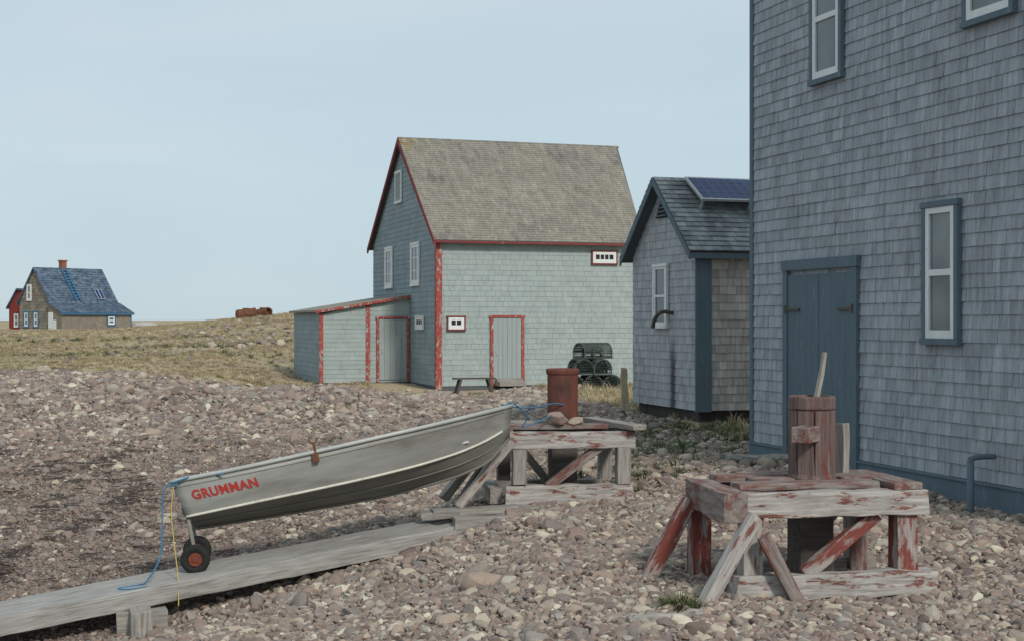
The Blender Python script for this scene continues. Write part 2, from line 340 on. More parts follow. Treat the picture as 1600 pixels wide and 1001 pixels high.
# ---------------------------------------------------------------- scatter
def coll(name,obs):
    c=bpy.data.collections.new(name)
    for o in obs: c.objects.link(o)
    return c
def scatter(name,pts,rot,scl,c):
    me=bpy.data.meshes.new(name); me.from_pydata([tuple(p) for p in pts],[],[])
    a=me.attributes.new('rot','FLOAT_VECTOR','POINT'); a.data.foreach_set('vector',np.asarray(rot,'f').ravel())
    a=me.attributes.new('scl','FLOAT_VECTOR','POINT'); a.data.foreach_set('vector',np.asarray(scl,'f').ravel())
    ob=bpy.data.objects.new(name,me); scene.collection.objects.link(ob); ob['kind']='stuff'
    ng=bpy.data.node_groups.new(name,'GeometryNodeTree')
    ng.interface.new_socket('Geometry',in_out='INPUT',socket_type='NodeSocketGeometry')
    ng.interface.new_socket('Geometry',in_out='OUTPUT',socket_type='NodeSocketGeometry')
    n=ng.nodes;l=ng.links
    gi=n.new('NodeGroupInput');go=n.new('NodeGroupOutput');ip=n.new('GeometryNodeInstanceOnPoints')
    ci=n.new('GeometryNodeCollectionInfo');ci.inputs['Collection'].default_value=c
    ci.inputs['Separate Children'].default_value=True;ci.inputs['Reset Children'].default_value=True
    ar=n.new('GeometryNodeInputNamedAttribute');ar.data_type='FLOAT_VECTOR';ar.inputs['Name'].default_value='rot'
    sc=n.new('GeometryNodeInputNamedAttribute');sc.data_type='FLOAT_VECTOR';sc.inputs['Name'].default_value='scl'
    l.new(gi.outputs[0],ip.inputs['Points']);l.new(ci.outputs[0],ip.inputs['Instance']);ip.inputs['Pick Instance'].default_value=True
    er=n.new('FunctionNodeEulerToRotation');l.new(ar.outputs['Attribute'],er.inputs[0])
    l.new(er.outputs[0],ip.inputs['Rotation']);l.new(sc.outputs['Attribute'],ip.inputs['Scale'])
    l.new(ip.outputs[0],go.inputs[0])
    md=ob.modifiers.new('scatter','NODES');md.node_group=ng
    return ob
def rock_mesh(name,seed,sub=3,mt='stone',flat=.55,cuts=9):
    bm=bmesh.new();bmesh.ops.create_icosphere(bm,subdivisions=sub,radius=1)
    rs=random.Random(seed);ax=(1.1,rs.uniform(.6,.95),rs.uniform(flat-.12,flat+.18))
    pl=[]
    for i in range(cuts):
        n=Vector((rs.gauss(0,1),rs.gauss(0,1),rs.gauss(0,1))).normalized();pl.append((n,rs.uniform(.55,.82)))
    for v in bm.verts:
        for n,d in pl:
            k=v.co.dot(n)-d
            if k>0: v.co-=n*k*.93
        n2=noise.noise(v.co*1.8+Vector((seed*3.1,0,seed)))
        v.co*=1.12+.16*n2
        v.co=Vector((v.co.x*ax[0],v.co.y*ax[1],v.co.z*ax[2]))
    me=bpy.data.meshes.new(name);bm.to_mesh(me);bm.free()
    me.polygons.foreach_set('use_smooth',[True]*len(me.polygons)); me.materials.append(M[mt])
    me.set_sharp_from_angle(angle=R(24));return me
rocks=coll('stone_sources',[bpy.data.objects.new('stone_source',rock_mesh('stone_source',i)) for i in range(12)])
rocks2=coll('fine_stone_sources',[bpy.data.objects.new('stone_source',rock_mesh('stone_source',i,2,'stonedark')) for i in range(12)])
def inside(x,y):
    def loc(x,y,ox,oy,a):
        dx,dy=x-ox,y-oy;return dx*math.cos(a)+dy*math.sin(a),-dx*math.sin(a)+dy*math.cos(a)
    a,b=loc(x,y,2.882,17,R(17.6)); r=(a>0)&(b<0)
    a,b=loc(x,y,2.88,22,R(17.6)); r|=(a>0)&(b>0)&(b<2.7)
    a,b=loc(x,y,-2.05,38.6,R(18.2)); r|=((a>0)&(b>0)&(b<8.2)&(a<8))|((a>-2.75)&(a<=0)&(b>3.0)&(b<7.7))
    return r
P_=[];S_=[];F_=[]
for y0,y1,dens,mu in((6.3,10,1350,.0178),(10,14,1050,.020),(14,20,600,.0245),(20,27,300,.032),(27,38,160,.041)):
    n=int(dens*.46*(y1*y1-y0*y0)); y=np.sqrt(rng.uniform(y0*y0,y1*y1,n)); x=rng.uniform(-.46,.46,n)*y
    k=(~inside(x,y))&(rng.random(n)>G(x,y)*.97); x=x[k];y=y[k]; n=len(x)
    s=mu*np.exp(rng.normal(0,.45,n))
    fine=FINE(x,y); s*=1-.40*fine
    z=H(x,y)+s*.15+rng.uniform(0,.010,n)
    P_.append(np.stack([x,y,z],1));S_.append(s);F_.append(rng.random(n)<fine*.85+.12)
    n=int(len(x)*.012);i=rng.choice(len(x),n); s2=mu*rng.uniform(1.9,3.0,n)
    P_.append(np.stack([x[i]+.03,y[i],H(x[i],y[i])+s2*.2],1));S_.append(s2);F_.append(rng.random(n)<.5)
n=170; y=np.sqrt(rng.uniform(38**2,95**2,n)); x=rng.uniform(-.42,-.13,n)*y; s=rng.uniform(.06,.2,n)*(y/70)**.4
P_.append(np.stack([x,y,H(x,y)+s*.1],1));S_.append(s);F_.append(rng.random(n)<.5)
n=110; y=rng.uniform(55,100,n); x=rng.normal(-.185,.03,n)*y; s=rng.uniform(.06,.2,n)
P_.append(np.stack([x,y,H(x,y)+s*.2+.05],1));S_.append(s);F_.append(rng.random(n)<.3)
P_=np.concatenate(P_);S_=np.concatenate(S_);F_=np.concatenate(F_);n=len(S_)
rot=np.stack([rng.normal(0,.4,n),rng.normal(0,.4,n),rng.uniform(0,6.28,n)],1)
S3=np.stack([S_]*3,1)
scatter('gravel',P_[~F_],rot[~F_],S3[~F_],rocks)
scatter('fine_gravel',P_[F_],rot[F_],S3[F_],rocks2)
print('stones',n)

def tuft(name,seed,mt,nb=18,hgt=1.0,spread=.35,wd=.02):
    rs=random.Random(seed);mb=MB()
    for i in range(nb):
        a=rs.uniform(0,6.28);r=rs.uniform(0,spread*.4);b=Vector((r*math.cos(a),r*math.sin(a),-.05))
        a2=a+rs.uniform(-.8,.8);d=Vector((math.cos(a2),math.sin(a2),0));hh=hgt*rs.uniform(.5,1);ln=spread*rs.uniform(.3,1.3)
        w=Vector((-d.y,d.x,0))*wd*rs.uniform(.7,1.4)
        m=b+d*ln*.35+Z*hh*.6;t=b+d*ln+Z*hh*rs.uniform(.75,1)
        mb.add([b-w,b+w,m+w*.7,m-w*.7,t],[(0,1,2,3),(3,2,4)])
    ob=mb.build(name,mt,recalc=False);scene.collection.objects.unlink(ob);return ob
tufts=coll('grass_sources',[tuft('grass_source',i,'straw',nb=26,spread=.6) for i in range(5)])
weeds=coll('weed_sources',[tuft('weed_source',i,'green',nb=22,hgt=.8,spread=.6,wd=.028) for i in range(4)])
def sc_pts(name,x,y,s,c,tilt=.1,zoff=0,wide=1.2):
    n=len(x);z=H(x,y)+zoff
    scatter(name,np.stack([x,y,z],1),np.stack([rng.normal(0,tilt,n),rng.normal(0,tilt,n),rng.uniform(0,6.28,n)],1),np.stack([s*wide,s*wide,s],1),c)
n=42000; y=33+ (rng.random(n)**1.4)*115; x=rng.uniform(-.44,-.10,n)*y
k=(rng.random(n)<G(x,y))&(~inside(x,y))&(np.sin(.5*x+.3*y)+np.sin(.23*y-.8*x)+rng.normal(0,.9,n)>-.9)
x=x[k];y=y[k];sc_pts('dry_grass',x,y,.075*np.exp(rng.normal(0,.35,len(x)))*(y/45)**.5,tufts,wide=2.2)
n=2600;y=rng.uniform(18,38,n);x=rng.uniform(.5,6,n);k=(rng.random(n)<G(x,y)*np.where(y<27,.35,1))&(~inside(x,y));x=x[k];y=y[k]
sc_pts('field_grass',x,y,.15*np.exp(rng.normal(0,.35,len(x))),tufts)
wx=[];wy=[];wsz=[]
def patch(cx,cy,rx,ry,n,s):
    for i in range(n): wx.append(cx+random.gauss(0,rx));wy.append(cy+random.gauss(0,ry));wsz.append(s*math.exp(random.gauss(0,.3)))
patch(1.9,17.5,.9,1.2,320,.11);patch(2.6,20.6,.8,.8,380,.12);patch(1.3,15.0,.35,.5,80,.12);patch(.7,14.3,.3,.2,30,.12)
patch(1.05,8.45,.06,.06,26,.13);patch(-2.15,9.55,.08,.06,8,.06);patch(-1.1,12.0,.45,.12,60,.05);patch(3.0,9.0,.25,.12,25,.05)
patch(-3.4,24,1.2,.5,60,.10);patch(3.9,12.9,.06,.3,14,.07);patch(-5,29,2.4,.8,80,.10);patch(2.6,16.6,.1,.3,20,.1)
patch(-1.0,26,.8,.4,30,.10);patch(-16,50,5,1.2,240,.18);patch(-13,60,3,1.5,160,.2);patch(-22,75,6,1.5,200,.22)
wx=np.array(wx);wy=np.array(wy);wsz=np.array(wsz);k=~inside(wx,wy)
sc_pts('green_weeds',wx[k],wy[k],wsz[k],weeds)
def strand(seed):
    rs=random.Random(seed);mb=MB();
    for j in range(4):
        p=Vector((rs.uniform(-.4,.4),rs.uniform(-.3,.3),.02));a=rs.uniform(-.6,.6);pts=[p]
        for i in range(5):
            a+=rs.uniform(-.7,.7);p=p+Vector((math.cos(a),math.sin(a),rs.uniform(-.02,.03)))*.14;pts.append(p)
        mb.tube(pts,.022,4)
    ob=mb.build('strand_source','weed');scene.collection.objects.unlink(ob);return ob
st=coll('seaweed_sources',[strand(i) for i in range(5)])
x=[];y=[]
for i in range(330):
    t=random.random();l=random.choice([0,0,1,2]);cy=13+12*t;cx=-4.5-1.9*t+.45*math.sin(cy*.8)-l*.8-(l==2)*.6*t
    x.append(cx+random.gauss(0,.10));y.append(cy+random.gauss(0,.3))
for i in range(110): 
    yy=random.uniform(12,26);x.append(random.uniform(-.38,-.2)*yy);y.append(yy)
x=np.array(x);y=np.array(y);sc_pts('seaweed',x,y,rng.uniform(.09,.30,len(x)),st,tilt=.06,zoff=.03,wide=1)

# ---------------------------------------------------------------- windows and doors
def window(par,O,U,N,w,h,cw=.1,casing='blue',sash='white',glass='glass',cols=1,rows=2,depth=.045,sill=True,sw=.045):
    O=Vector(O);mb=MB()
    mb.obox(O,U,Z,N,0,cw,0,h,0,depth);mb.obox(O,U,Z,N,w-cw,w,0,h,0,depth)
    mb.obox(O,U,Z,N,-.012,w+.012,h,h+cw,0,depth+.008);mb.obox(O,U,Z,N,-.012 if sill else 0,w+(.012 if sill else 0),-cw,0,0,depth+(.012 if sill else 0))
    win=mb.build('window',casing,par,bevel=.003)
    mb=MB();a,b=cw+.001,w-cw-.001
    mb.obox(O,U,Z,N,a,a+sw,.001,h-.001,.0,depth-.008);mb.obox(O,U,Z,N,b-sw,b,.001,h-.001,.0,depth-.008)
    mb.obox(O,U,Z,N,a+sw,b-sw,.001,sw*1.3,.0,depth-.009);mb.obox(O,U,Z,N,a+sw,b-sw,h-sw,h-.001,.0,depth-.009)
    if rows==2: mb.obox(O,U,Z,N,a+sw,b-sw,h*.5-sw*.5,h*.5+sw*.5,.0,depth-.010)
    ww=(b-a-2*sw)/cols
    for i in range(1,cols): mb.obox(O,U,Z,N,a+sw+ww*i-.014,a+sw+ww*i+.014,sw,h-sw,.0,depth-.013)
    if rows>2:
        for i in range(1,rows): zz=h*i/rows;mb.obox(O,U,Z,N,a+sw,b-sw,zz-.012,zz+.012,.0,depth-.015)
    mb.build('sash',sash,win,bevel=.002)
    mb=MB();mb.obox(O,U,Z,N,a+sw*.5,b-sw*.5,sw*.5,h-sw*.5,0,max(.018,depth-.030));mb.build('glass',glass,win)
    return win
def plank_door(par,O,U,N,w,h,mt,frame=None,fw=.1,nb=5,name='door',hinges=False):
    O=Vector(O);mb=MB();bw=w/nb
    for i in range(nb): mb.obox(O,U,Z,N,i*bw+.003,(i+1)*bw-.003,.02,h-.005,0,.03+random.uniform(-.002,.002))
    d=mb.build(name,mt,par,bevel=.003)
    if frame:
        mb=MB();mb.obox(O,U,Z,N,-fw,-.003,-.05,h,0,.05);mb.obox(O,U,Z,N,w+.003,w+fw,-.05,h,0,.05);mb.obox(O,U,Z,N,-fw-.02,w+fw+.02,h+.002,h+fw*.8,0,.06)
        mb.build('frame',frame,d,bevel=.003)
    mb=MB();mb.obox(O,U,Z,N,w*.1,w*.1+.03,h*.45,h*.45+.12,.03,.06);mb.build('handle','steel',d)
    return d

# ---------------------------------------------------------------- big shingled house
hs=empty('shingled_house',(2.882,17.0,-.07),R(17.6),'tall blue-grey shingled house with blue doors and trim','house')
W=-8.0;EH=6.6
mb=MB();mb.prism([(0.02,0,-.3),(0.02,W,-.3),(0.02,W,EH),(0.02,0,EH)],(6,0,0),1)
mb.shingles((0.015,W,.22),Yv,Z,-X,EH-.25,lambda y:(0,-W-.06),e=.125,w=(.08,.19),th=.015)
mb.build('wall',['shade_shingle','gap'],hs)
mb=MB();mb.box((-.012,-.07,.22),(-.0+.10,.012,EH),0);mb.box((-.02,W,-.3),(.1,.014,.19),0);mb.box((-.035,W,.19),(.1,.016,.215),0)
mb.build('corner_board','blue',hs,bevel=.004)
mb=MB();mb.prism([(-.35,.3,EH-.02),(-.35,.3,EH+.1),(3,.3,EH+2.6),(6.35,.3,EH+.1),(6.35,.3,EH-.02),(3,.3,EH+2.48)],(0,W-.6,0));mb.build('roof','shedroof',hs)
O=Vector((.004,-2.44,-.02))
w=2.44-.86
mb=MB()
for k in range(2):
    a=.1+k*(w-.2)/2; b=a+(w-.2)/2
    for i in range(5):
        q=(b-a)/5;mb.obox(O,Yv,Z,-X,a+i*q+.0012+(.008 if i==0 and k else 0),a+(i+1)*q-.0012,.1,2.2,0,.026+random.uniform(-.001,.001))
d=mb.build('door','blue',hs,bevel=.002)
mb=MB();mb.obox(O,Yv,Z,-X,0,.098,.0,2.25,0,.045);mb.obox(O,Yv,Z,-X,w-.098,w,.0,2.25,0,.045);mb.obox(O,Yv,Z,-X,-.02,w+.02,2.252,2.37,0,.055)
mb.build('frame','blue',d,bevel=.004)
for side_ in(0,1):
    mb=MB();zz=1.80
    u=.06 if side_==0 else w-.38
    mb.obox(O,Yv,Z,-X,u,u+.32,zz,zz+.026,.028,.050);mb.obox(O,Yv,Z,-X,u+(0 if side_==0 else .29),u+(.03 if side_==0 else .32),zz-.03,zz+.06,.046,.062)
    mb.build('hinge','hinge',d)
for (a,b,z0,z1,gl) in((4.197,3.62,1.50,2.74,'curtain'),(2.15,1.48,4.31,5.62,'curtain'),(4.995,4.26,4.40,5.7,'curtain')):
    window(hs,(-.001,-a,z0),Yv,-X,a-b,z1-z0,cw=.058,glass=gl,depth=.050,sw=.06)
mb=MB();mb.tube(spline([(-.30,-4.75,.42),(-.30,-4.75,.45),(-.22,-4.75,.47),(-.05,-4.75,.47)],5),.025,10)
mb.tube([(-.30,-4.75,-.3),(-.30,-4.75,.43)],.033,10);mb.build('vent_pipe','blue',hs,smooth=True)

# ---------------------------------------------------------------- small shed with solar panel
sh=empty('small_shed',(2.88,22.0,.02),R(17.6),'small grey shingled shed with blue trim and solar panel on roof','shed')
D=2.6;LX=3.6;E0=2.68;AP=3.85
mb=MB();pr=[(0.02,0.02,.17),(0.02,D,.17),(0.02,D,E0),(0.02,D/2,AP-.05),(0.02,0.02,E0)];mb.prism(pr,(LX,0,0),1)
def gi(y): 
    if y<E0-.17: return (0,D)
    t=(y-(E0-.17))/(AP-E0); t=min(t,.99); return (t*D/2,D-t*D/2)
mb.shingles((0.015,0,.17),Yv,Z,-X,AP-.25,gi,e=.13,w=(.08,.16),th=.013)
mb.build('gable_wall',['shed_shingle','gap'],sh)
mb=MB();mb.shingles((.25,0.015,.17),X,Z,-Yv,E0-.17,lambda y:(0,LX-.25),e=.13,w=(.1,.2),th=.014);mb.build('side_wall','brown_shingle',sh)
mb=MB();mb.box((.10,.10,-.3),(LX,D-.06,.169));mb.build('foundation','found',sh)
mb=MB();mb.box((-.02,-.03,.15),(.25,.02,E0-.02));mb.build('corner_board','blue',sh,bevel=.004)
sl=Vector((0,D/2+.12,AP-E0+.11));sll=sl.length;Vd=sl.normalized();Nn=Vector((0,-Vd.z,Vd.y))
O=Vector((-.18,-.12,E0-.06))
mb=MB();mb.prism([(-.16,-.11,E0-.10),(-.16,-.11,E0-.02),(-.16,D/2,AP+.07),(-.16,D+.11,E0-.02),(-.16,D+.11,E0-.10),(-.16,D/2,AP-.03)],(LX+.2,0,0),1)
mb.shingles(O+Nn*.05,X,Vd,Nn,sll,lambda y:(0,LX+.3),e=.12,w=(.08,.18),th=.020)
V2=Vector((0,-Vd.y,Vd.z));N2=Vector((0,Vd.z,Vd.y))
mb.shingles(Vector((-.18,D+.12,E0-.06))+N2*.05,X,V2,N2,sll,lambda y:(0,LX+.3),e=.12,w=(.08,.18),th=.020)
rf=mb.build('roof',['shedroof','gap'],sh)
mb=MB()
for s in(0,1):
    yy=(-.14,D+.14)[s]
    mb.prism([(-.19,yy,E0-.16),(-.19,yy,E0-.04),(-.19,D/2,AP+.085),(-.19,D/2,AP-.05)],(.029,0,0))
mb.box((-.16,-.14,E0-.14),(LX,-.115,E0-.05))
mb.build('fascia','blue',sh,bevel=.003)
a0,a1,b0,b1=.50,2.5,sll*.54,sll*.95
pb=O+Vd*b0+Nn*.24;pt_=O+Vd*b1+Nn*.10
Vp=(pt_-pb);pl=Vp.length;Vp.normalize();Np=Vector((0,-Vp.z,Vp.y))
mb=MB();mb.obox(pb,X,Vp,Np,a0,a1,0,pl,0,.04,0)
nc=12
for i in range(nc):
    for j in range(4):
        cw=(a1-a0-.07)/nc;ch=(pl-.08)/4
        mb.obox(pb,X,Vp,Np,a0+.035+i*cw+.005,a0+.035+(i+1)*cw-.005,.04+j*ch+.005,.04+(j+1)*ch-.005,.041,.044,1)
for a in(a0+.05,a0+.9,a1-.1): mb.bar(Vector((a,0,0))+pb+Vp*.05-Np*.005,Vector((a,0,0))+O+Vd*(b0+.03)+Nn*.05,.035,.035,0,up=X)
mb.build('solar_panel',['steel','cell'],rf)
window(sh,(-.004,1.05,1.5),Yv,-X,.56,.96,cw=.05,casing='white',sash='white',glass='glass',depth=.05,sw=.04)
mb=MB();mb.prism([(-.03,D/2-.22,AP-.58),(-.03,D/2+.22,AP-.58),(-.03,D/2,AP-.26)],(.03,0,0),1)
for i in range(4):
    zz=AP-.56+i*.065;hw=.21-.21*(i*.065)/.32;mb.box((-.05,D/2-hw,zz),(-.03,D/2+hw,zz+.02),0)
mb.build('vent_louver',['blue','dark'],sh)
mb=MB();mb.tube(spline([(.0,.90,1.70),(-.16,.90,1.72),(-.24,.93,1.68),(-.26,1.05,1.58),(-.26,1.10,1.46)],5),.032,10);mb.build('stove_pipe','hinge',sh,smooth=True)

# ---------------------------------------------------------------- green barn
bn=empty('green_barn',(-2.05,38.6,-.2),R(18.2),'pale green shingled barn with peeling red trim and steep wooden roof','barn')
L0=5.95;D=8.05;E0=4.05;AP=7.15;E1=4.2
mb=MB()
mb.add([(0.02,.02,-.4),(L0,.02,-.4),(7.65,D,-.4),(0.02,D,-.4),(0.02,.02,E0),(L0,.02,E0),(7.65,D,E1),(0.02,D,E1),(0.02,D/2,AP),(6.8,D/2,AP)],
   [(0,1,5,4),(1,2,6,9,5),(2,3,7,6),(3,0,4,8,7),(4,5,9,8),(8,9,6,7)],2)
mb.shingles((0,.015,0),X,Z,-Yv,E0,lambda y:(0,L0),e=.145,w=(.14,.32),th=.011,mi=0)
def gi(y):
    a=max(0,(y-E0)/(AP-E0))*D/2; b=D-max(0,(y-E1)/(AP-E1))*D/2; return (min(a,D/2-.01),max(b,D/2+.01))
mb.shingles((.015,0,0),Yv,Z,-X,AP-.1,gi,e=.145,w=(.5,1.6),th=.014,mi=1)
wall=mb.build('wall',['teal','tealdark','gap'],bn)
sl=Vector((0,D/2+.22,AP-E0+.17+.05));sll=sl.length;Vd=sl.normalized();Nn=Vector((0,-Vd.z,Vd.y))
O=Vector((-.14,-.22,E0-.13))
mb=MB()
mb.add([O,O+X*(L0+.28),(7.0,D/2,AP+.05),(-.14,D/2,AP+.05)]+[tuple(Vector(p)+Vector((0,0,.07))) for p in(O,O+X*(L0+.28),(7.0,D/2,AP+.05),(-.14,D/2,AP+.05))],
   [(0,1,2,3),(4,5,6,7),(0,1,5,4),(1,2,6,5),(3,0,4,7)],1)
mb.add([(-.14,D/2,AP+.05),(7.0,D/2,AP+.05),(7.9,D+.2,E1-.1),(-.14,D+.2,E1-.1),(-.14,D/2,AP+.12),(7.0,D/2,AP+.12),(7.9,D+.2,E1-.03),(-.14,D+.2,E1-.03)],
   [(0,1,2,3),(4,5,6,7),(1,2,6,5),(2,3,7,6),(3,0,4,7)],1)
def lm(x,y):
    d=math.hypot(x*1.1,(sll-y)*.8); return 2 if random.random()<.75*math.exp(-(d/.6)**2) else 0
mb.shingles(O+Z*.075,X,Vd,Nn,sll,lambda y:(0,L0+.3+.82*y/sll),e=.115,w=(.08,.18),th=.013,mif=lm)
mb.box((-.15,D/2-.06,AP+.10),(7.02,D/2+.06,AP+.155),0)
mb.build('roof',['roof','gap','lichen'],bn)
mb=MB()
mb.prism([(-.16,-.24,E0-.20),(-.16,-.24,E0-.06),(-.16,D/2,AP+.13),(-.16,D/2,AP-.04)],(.05,0,0))
mb.prism([(-.16,D+.22,E1-.20),(-.16,D+.22,E1-.05),(-.16,D/2,AP+.13),(-.16,D/2,AP-.04)],(.05,0,0))
mb.box((-.1,-.25,E0-.135),(L0+.14,-.222,E0-.075))
mb.build('fascia','redsolid',bn)
mb=MB();mb.box((-.03,-.035,-.1),(.13,.05,E0-.13));mb.box((-.035,-.03,-.1),(.02,.16,E0-.1));mb.build('corner_board','red',bn)
window(bn,(.27,-.003,1.56),X,-Yv,.53,.33,cw=.04,casing='redsolid',sash='white',glass='dark',cols=2,rows=1,sw=.085)
window(bn,(4.53,-.003,3.42),X,-Yv,.79,.33,cw=.04,casing='redsolid',sash='white',glass='dark',cols=4,rows=1,sw=.085)
plank_door(bn,(1.60,-.012,.02),X,-Yv,.82,1.86,'tealdoor','red',.085,6)
window(bn,(-.006,5.2,2.85),Yv,-X,1.0,1.18,cw=.06,casing='white',sash='white',glass='glass',cols=2,rows=3,sw=.09)
window(bn,(-.006,1.88,2.85),Yv,-X,1.0,1.15,cw=.06,casing='white',sash='white',glass='glass',cols=2,rows=3,sw=.09)
window(bn,(-.006,4.0,5.42),Yv,-X,.8,.85,cw=.07,casing='white',sash='tealdoor',glass='tealdoor',cols=2,rows=3,sw=.06)
window(bn,(-.006,1.4,1.58),Yv,-X,.9,.32,cw=.04,casing='white',sash='white',glass='dark',cols=3,rows=1,sw=.08)
mb=MB();y0,y1=3.1,7.6;x0=-2.67
mb.prism([(x0,y0+.01,-.4),(0,y0+.01,-.4),(0,y0+.01,2.47),(x0,y0+.01,2.02)],(0,y1-y0,0),2)
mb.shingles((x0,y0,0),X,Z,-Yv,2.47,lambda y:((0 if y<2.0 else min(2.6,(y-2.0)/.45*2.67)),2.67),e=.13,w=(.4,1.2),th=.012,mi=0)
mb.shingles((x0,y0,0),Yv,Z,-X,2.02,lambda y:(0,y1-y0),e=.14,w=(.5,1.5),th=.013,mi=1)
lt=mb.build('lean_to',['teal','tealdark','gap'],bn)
mb=MB();mb.prism([(x0-.15,y0-.12,2.03),(0,y0-.12,2.49),(0,y0-.12,2.55),(x0-.15,y0-.12,2.09)],(0,y1-y0+.24,0));mb.build('roof','roof',lt)
mb=MB();mb.prism([(x0-.15,y0-.15,2.0),(0,y0-.15,2.46),(0,y0-.15,2.53),(x0-.15,y0-.15,2.07)],(0,.028,0));
mb.box((x0-.02,y0-.04,0),(x0+.09,y0+.02,2.0));mb.box((-1.32,y0-.045,0),(-1.2,y0+.0,2.26))
mb.build('trim','red',lt)
plank_door(lt,(-.93,y0-.014,.05),X,-Yv,.83,1.8,'tealdoor','red',.08,5)
mb=MB();mb.box((1.65,-.5,.0),(2.4,-.03,.12));mb.box((1.65,-.25,.12),(2.4,-.03,.2));mb.build('step','wood',bn)

be=empty('bench',(-1.02,37.6,h1(-1.1,37.6)-.02),R(16),'low weathered wooden bench standing against the green barn','bench')
mb=MB();mb.box((-.56,-.17,.42),(.56,-.02,.46));mb.box((-.56,0,.42),(.56,.15,.46));mb.build('seat','darkwood',be)
for s in(-1,1):
    mb=MB();mb.bar((s*.38,-.13,.42),(s*.52,-.13,-.05),.06,.06);mb.bar((s*.38,.11,.42),(s*.52,.11,-.05),.06,.06);mb.bar((s*.42,-.13,.25),(s*.42,.11,.25),.03,.05);mb.build('leg','darkwood',be)

# ---------------------------------------------------------------- lobster traps
def trap(loc,rz,first=None):
    e=empty('lobster_trap',loc,rz,'dark green slatted round-topped lobster trap in a pile beside barn','lobster trap','lobster traps piled by the barn')
    if first:
        for c in first.children:
            o=c.copy();o.parent=e;scene.collection.objects.link(o)
        return e
    w,h,L=.235,.39,.88
    arc=[(-w,0,0)]+[(-w*math.cos(math.pi*i/14),0,.15+(h-.15)*math.sin(math.pi*i/14)) for i in range(15)]+[(w,0,0)]
    mb=MB()
    for k in range(4):
        y=L*k/3;mb.tube([(a,y,c) for a,_,c in arc],.022,6);mb.box((-w,y-.02,0),(w,y+.02,.035))
    mb.build('frame','trap',e)
    mb=MB()
    for i in range(0,17):
        a,_,c=arc[i]
        cx,cz=a*1.07,.15+(c-.15)*1.07 if c>.15 else c+.02
        mb.bar((cx,-.03,cz),(cx,L+.03,cz),.036,.012,up=Vector((a,0,max(c-.15,0.0)+.001)).normalized())
    for i in range(6): mb.box((-w+.03+i*.07,-.01,.036),(-w+.08+i*.07,L,.046))
    mb.build('slats','trap',e)
    for y in(.01,L*.33,L*.66,L-.01):
        mb=MB()
        for i in range(1,9): 
            q=-w+2*w*i/9;mb.tube([(q,y,0),(q,y,.15+(h-.15)*math.sqrt(max(0,1-(q/w)**2)))],.009,4)
        for i in range(1,6):
            zz=h*i/6.2;hw=w*math.sqrt(max(0,1-max(0,(zz-.15)/(h-.15))**2));mb.tube([(-hw,y,zz),(hw,y,zz)],.009,4)
        mb.build('netting','net',e)
    return e
gz0=h1(2.2,36.4)
t0=trap((1.60,36.2,gz0),R(12));trap((2.10,36.3,gz0),R(8),t0);trap((2.60,36.45,gz0),R(15),t0)
trap((1.62,36.5,gz0+.41),R(-52),t0);trap((2.34,36.30,gz0+.41),R(18),t0);trap((1.75,36.55,gz0+.82),R(-55),t0)
trap((1.86,36.25,gz0+.41),R(8),t0)

f=timber('wooden_post',(1.93,24.0,h1(1.93,24)-.1),(1.91,24.0,.80),.15,.11,M['tanwood'],None,jit=.016);tag(f,'sun-bleached upright driftwood post beside grey shed','post')

# ---------------------------------------------------------------- winch frames
def drum(par,x,y,z0,z1,r,mt,staves=True):
    mb=MB();h=z1-z0
    if staves:
        prof=[(r*1.06,z0),(r*1.05,z0+.02),(r*.97,z0+.05),(r*.89,z0+h*.35),(r*.88,z0+h*.7),(r*.92,z1-.09),(r*1.0,z1-.085),(r*1.01,z1-.07),(r*1.0,z1-.015),(r*.96,z1),(r*.8,z1),(r*.78,z1-.04)]
    else:
        prof=[(r*.95,z0),(r*.95,z0+.3*h),(r*.955,z1-.06),(r*1.0,z1-.055),(r*1.04,z1-.03),(r*1.04,z1-.01),(r*1.0,z1),(r*.88,z1),(r*.86,z1-.06)]
    mb.lathe(prof,32,jit=.003 if staves else .001)
    if staves:
        for k in range(8):
            a=2*math.pi*k/8+.1;tn=Vector((-math.sin(a),math.cos(a),0));nn=Vector((math.cos(a),math.sin(a),0))
            hw=.052
            mb.obox(nn*r*.80,tn,Z,nn,-hw,hw,z0+.02,z1-.095,0,r*.14+random.uniform(0,.004))
    o=mb.build('drum',mt,par,bevel=.004,smooth=not staves);o.location=(x,y,0)
    if not staves: o.data.set_sharp_from_angle(angle=R(40))
    return o
w1=empty('capstan_frame',(1.44,8.85,-.16),R(11),'weathered red and white timber capstan frame on pebble beach','capstan')
T=lambda par,n,a,b,w,h,m,**k: timber(n,a,b,w,h,M[m],par,**k)
T(w1,'beam',(.0,0,.60),(1.24,0,.60),.13,.155,'woodwhite',jit=.006)
T(w1,'beam',(-.075,-.10,.595),(-.04,.76,.595),.155,.19,'redwood2',jit=.006)
T(w1,'beam',(1.17,.07,.60),(1.17,.80,.60),.13,.15,'redwood2')
T(w1,'beam',(.04,.74,.60),(1.1,.74,.60),.12,.15,'redwood2')
T(w1,'plank',(.02,.17,.70),(.98,.17,.70),.17,.045,'redwood2')
T(w1,'plank',(.04,.66,.70),(.98,.66,.70),.18,.045,'redwood2')
T(w1,'plank',(.80,.40,.705),(1.02,.42,.705),.26,.05,'redwood2')
T(w1,'plank',(1.12,-.03,.70),(1.12,.80,.70),.2,.045,'redwood2')
T(w1,'plank',(.20,.38,.705),(.48,.38,.705),.2,.045,'redwood2')
T(w1,'leg',(.07,.03,.52),(.07,.03,.1),.13,.13,'woodwhite')
T(w1,'leg',(1.11,.03,.52),(1.11,.03,.06),.14,.14,'redwood')
T(w1,'leg',(-.04,.70,.5),(-.04,.70,.0),.13,.13,'redwood')
